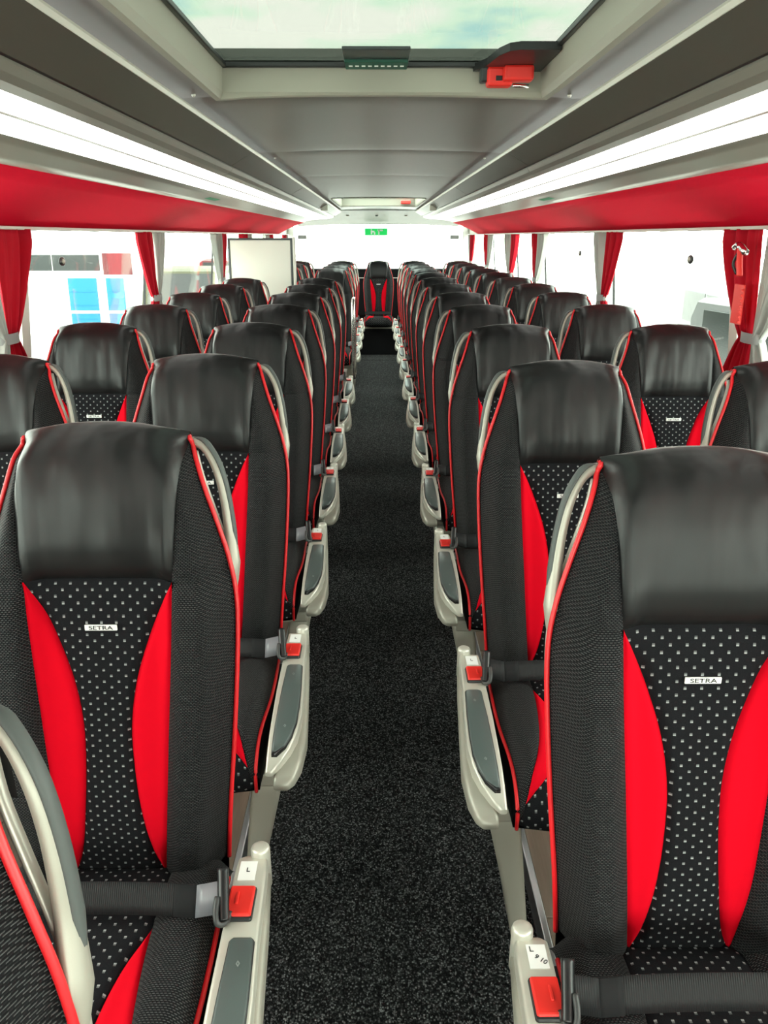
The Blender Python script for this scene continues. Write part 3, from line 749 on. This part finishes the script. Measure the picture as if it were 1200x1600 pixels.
# ================================================================== CURTAINS
def curtain(sx, yc, redfar, label, zt=1.4535, tie=1.13, zb=.98, wtop=.26):
    t = thing('curtain', label, 'curtain', (sx * 1.165, yc, tie), 'curtains tied back at the window pillars')
    def panel(name, m, s, width, ph):
        # s = +1 far half, -1 near half
        def fn(a, b):
            z = zb + (zt - zb) * b
            if z > tie: k = ((z - tie) / (zt - tie)); spread = .20 + .80 * min(1, k * 1.15) ** .75
            else: k = (tie - z) / (tie - zb); spread = .20 + .40 * k ** .8
            y = s * (.012 + a * width) * spread + s * 0.0
            amp = .026 * (.5 + .5 * spread)
            x = amp * math.sin(a * 21 + ph + .8 * math.sin(3 * b + ph)) * (0.6 + .4 * math.sin(5 * a + ph)) + .005 * math.sin(50 * a)
            return (x, y, z - tie, a, b)
        o = link(name, grid_me(name, fn, 44, 26), m, t)
        o.modifiers.new('t', 'SOLIDIFY').thickness = .002
    panel('red_drape', CURR, 1 if redfar else -1, wtop, 1.0 + yc)
    panel('grey_drape', CURG, -1 if redfar else 1, wtop, 2.2 + yc)
    ring = []
    for z in (-.016, .016):
        ring.append([(.026 * math.cos(a), .066 * math.sin(a), z) for a in [2 * math.pi * k / 16 for k in range(16)]])
    loft('tie_band', SHEENSTRAP if 0 else mat('tie_band_grey', (.30, .31, .30), .6), ring, t, cap=False)
    return t
spots = [(2.62, True), (4.45, False), (6.35, True), (7.60, False), (9.2, True), (10.9, False)]
nm = ['nearest', 'second', 'third', 'fourth', 'fifth', 'rearmost']
for sx, side in ((-1, 'left'), (1, 'right')):
    for i, (y, rf) in enumerate(spots):
        curtain(sx, y, rf, 'red and grey curtain tied at the %s windows, %s from the camera' % (side, nm[i]))

# ================================================================== FITTINGS
# emergency hammer set on the right
t = thing('emergency_hammer', 'red emergency hammer in its holder against the nearest right curtain', 'hammer', (1.115, 2.66, 1.30))
box('holder_plate', REDP, -.004, .004, -.05, .02, -.13, -.01, .003, t)
for q in range(7): box('holder_tooth', REDP, -.012, -.003, -.058, -.047, -.125 + q * .016, -.117 + q * .016, .001, t)
tube('hammer_handle', REDP, [(-.012, -.03, .015), (-.014, -.02, .06), (-.012, -.01, .10)], .010, t)
tube('hammer_head', CHR, [(-.016, -.06, .085), (-.014, -.01, .105), (-.012, .03, .10)], .011, t, n=10, sub=3)
tube('clip', BLK, [(-.006, .01, .02), (-.016, .02, .05), (-.010, .01, .08)], .005, t)
# oval marks on the window glass
def mark(x, y, z, label):
    bm = bmesh.new(); bmesh.ops.create_uvsphere(bm, u_segments=16, v_segments=8, radius=.022)
    for v in bm.verts: v.co = Vector((v.co.x * .25, v.co.y * 1.5, v.co.z * .8))
    o = link('window_marker', finish(bm, 'window_marker'), BLK); o.location = (x, y, z)
    bm = bmesh.new(); bmesh.ops.create_uvsphere(bm, u_segments=12, v_segments=6, radius=.009)
    for v in bm.verts: v.co = Vector((v.co.x * .4 - math.copysign(.005, x), v.co.y * 1.5, v.co.z))
    link('centre_dot', finish(bm, 'centre_dot'), SILV, o)
    tag(o, label, 'marker', 'break points on the window glass'); return o
mark(1.225, 3.40, 1.345, 'small dark oval break point on the nearest right window')
mark(1.225, 5.27, 1.335, 'small dark oval break point on the second right window')
mark(-1.225, 3.33, 1.34, 'small dark oval break point on the left window above the blue doors')

# partition on the left before the stairwell
t = thing('partition', 'cream partition screen in dark frame behind the left seats by the stairwell', 'partition', (-.86, 6.12, PZ))
box('panel', CREAM, -.19, .235, -.012, .012, 0.25, 1.358, .003, t)
pb = bmesh.new()
box_bm(pb, -.205, .250, -.016, .016, 1.358, 1.372, .003); box_bm(pb, .235, .250, -.016, .016, .0, 1.358, .003); box_bm(pb, -.205, -.19, -.016, .016, 0, 1.358, .003)
link('frame', finish(pb, 'frame'), PADE, t, smooth=False)
box('post', CREAM, .252, .270, -.02, .02, 0, 1.38, .004, t)

# handrail by the stairwell
t = thing('handrail', 'silver loop handrail beside the aisle at the left stairwell', 'handrail', (-.185, 6.05, 0))
tube('rail', CHR, [(0, .22, .42), (0, .22, .80), (0, .20, .95), (0, .12, 1.0), (0, .02, 1.0), (0, -.04, .95), (0, -.05, .80), (0, -.05, .45)], .014, t, n=12, sub=5, ref=(1, 0, 0))
tube('rail_foot', SILV, [(0, -.05, .46), (-.02, -.02, .30), (-.09, 0, .05), (-.10, 0, .0)], .014, t, n=10, sub=4, ref=(1, 0, 0))
box('screen', PADE, -.004, .004, -.035, .205, .50, .94, .002, t)

# rear exit sign
t = thing('exit_sign', 'small green exit sign at the top of the rear window', 'sign', (-.03, YR - .03, 1.49))
GS = emis('green_sign_glow', (0.005, .50, .08), .75); GS.node_tree.nodes['Principled BSDF'].inputs['Base Color'].default_value = (0, .2, .04, 1)  # glow added so the plate, backlit by the rear window, still shows green
box('plate', GS, -.15, .15, -.006, .006, -.045, .045, .003, t)
mans = bmesh.new()
for b_ in ((-.07, -.05, -.03, .02), (-.05, -.02, -.005, .015), (-.03, -.01, -.035, 0), (.02, .09, .010, .030), (.03, .045, -.035, .03), (-.068, -.052, .022, .036)):
    box_bm(mans, b_[0], b_[1], -.009, -.006, b_[2], b_[3])
link('pictogram', finish(mans, 'pictogram'), WHT, t, smooth=False)
# coat hook blocks at rear corners
for sx, s in ((-1, 'left'), (1, 'right')):
    o = box('sun_blind_bracket', WALLM, sx * .93, sx * 1.04, 11.2, 11.35, 1.40, 1.45, .01); tag(o, 'small grey bracket at the %s end of the rear window' % s, 'bracket')

# ================================================================== OUTSIDE
box('ground', CONC, -60, 60, -40, 90, -1.72, -1.62, kind='structure')
# white workshop with blue doors
t = thing('workshop_building', 'white workshop with dark window band and blue doors seen through the left window', 'building', (-14, 27, -1.6))
box('wall', BWHITE, -10, 7.3, 0, 8, 0, 5.5, parent=t)
box('roof_edge', ALU, -10.2, 7.5, -.3, 8, 5.5, 5.8, .05, t)
for x0, x1 in ((-3.4, -1.2), (-1.16, .6), (.64, 2.6), (2.64, 3.8), (3.84, 5.3)): box('window_band', DGLASS, x0 , x1, -.05, .02, 2.02, 2.50, .01, t)
box('red_band', OREDM, 5.4, 6.3, -.05, .02, 1.9, 2.55, .01, t)
def door_blue(x0, x1):
    d = box('blue_door', BLUE, x0, x1, -.06, .02, -.35 + .30, 1.80, .01, t)
    box('door_rail', BWHITE, x0 - .02, x1 + .02, -.09, -.05, .72, .80, .005, d)
    for q in range(4): box('door_rib', BLUE, x0 + .05, x1 - .05, -.075, -.055, .12 + q * .42, .14 + q * .42, .003, d)
door_blue(4.25 - 0.0, 5.15); door_blue(5.45, 6.0); 
# parked vehicles
def van(name, label, loc, rz, body, L=4.6, Wd=1.9, H=1.9, h2=1.1):
    t = thing(name, label, 'van', loc, rz=rz)
    side = [(-L/2, .35), (-L/2, h2 * .95), (-L/2 + .9, h2), (-L/2 + 1.5, H - .05), (-L/2 + 1.9, H), (L/2 - .15, H), (L/2, H - .25), (L/2, .35)]
    rings = []
    for x in (-Wd/2, -Wd/2 + .12, Wd/2 - .12, Wd/2):
        k = 0.06 if abs(x) > Wd/2 - .05 else 0
        rings.append([(x, y * (1 - k * .2), z - (k if z > h2 else 0)) for y, z in side])
    loft('body', body, rings, t, smooth=False)
    for s in (-1, 1):
        box('side_glass', DGLASS, s * (Wd/2 - .01), s * (Wd/2 + .012), -L/2 + 1.55, -L/2 + 2.5, h2 + .05, H - .15, .01, t)
        box('side_glass', DGLASS, s * (Wd/2 - .01), s * (Wd/2 + .012), -L/2 + 2.6, L/2 - .4, h2 + .05, H - .15, .01, t)
        for y in (-L/2 + .85, L/2 - .9):
            bm = bmesh.new(); bmesh.ops.create_cone(bm, segments=24, radius1=.34, radius2=.34, depth=.22, cap_ends=True, matrix=Matrix.Rotation(math.radians(90), 4, 'Y'))
            o = link('wheel', finish(bm, 'wheel'), TYRE, t, smooth=False); o.location = (s * (Wd/2 - .10), y, .34)
    sc = [[(x, -L/2 + .93, h2 + .03), (x, -L/2 + 1.46, H - .10), (x, -L/2 + 1.44, H - .10), (x, -L/2 + .91, h2 + .03)] for x in (-Wd/2 + .15, Wd/2 - .15)]
    loft('windscreen', DGLASS, sc, t, smooth=False)
    return t
van('parked_van', 'dark grey van parked outside the nearest right window', (6.2, 11.2, -1.62), math.radians(8), CARG, H=2.15, h2=1.2)
van('parked_van', 'pale van parked behind the grey one outside the right windows', (8.2, 18.5, -1.62), math.radians(-4), mat('pale_van_paint', (.16, .17, .17), .4), H=2.0)
van('parked_van', 'olive van parked outside the second left window', (-5.1, 23.0, -1.62), 0, OLIVE, H=2.25)
van('parked_van', 'dark red van parked outside the second left window', (-5.3, 31.0, -1.62), 0, OREDM, H=2.3)
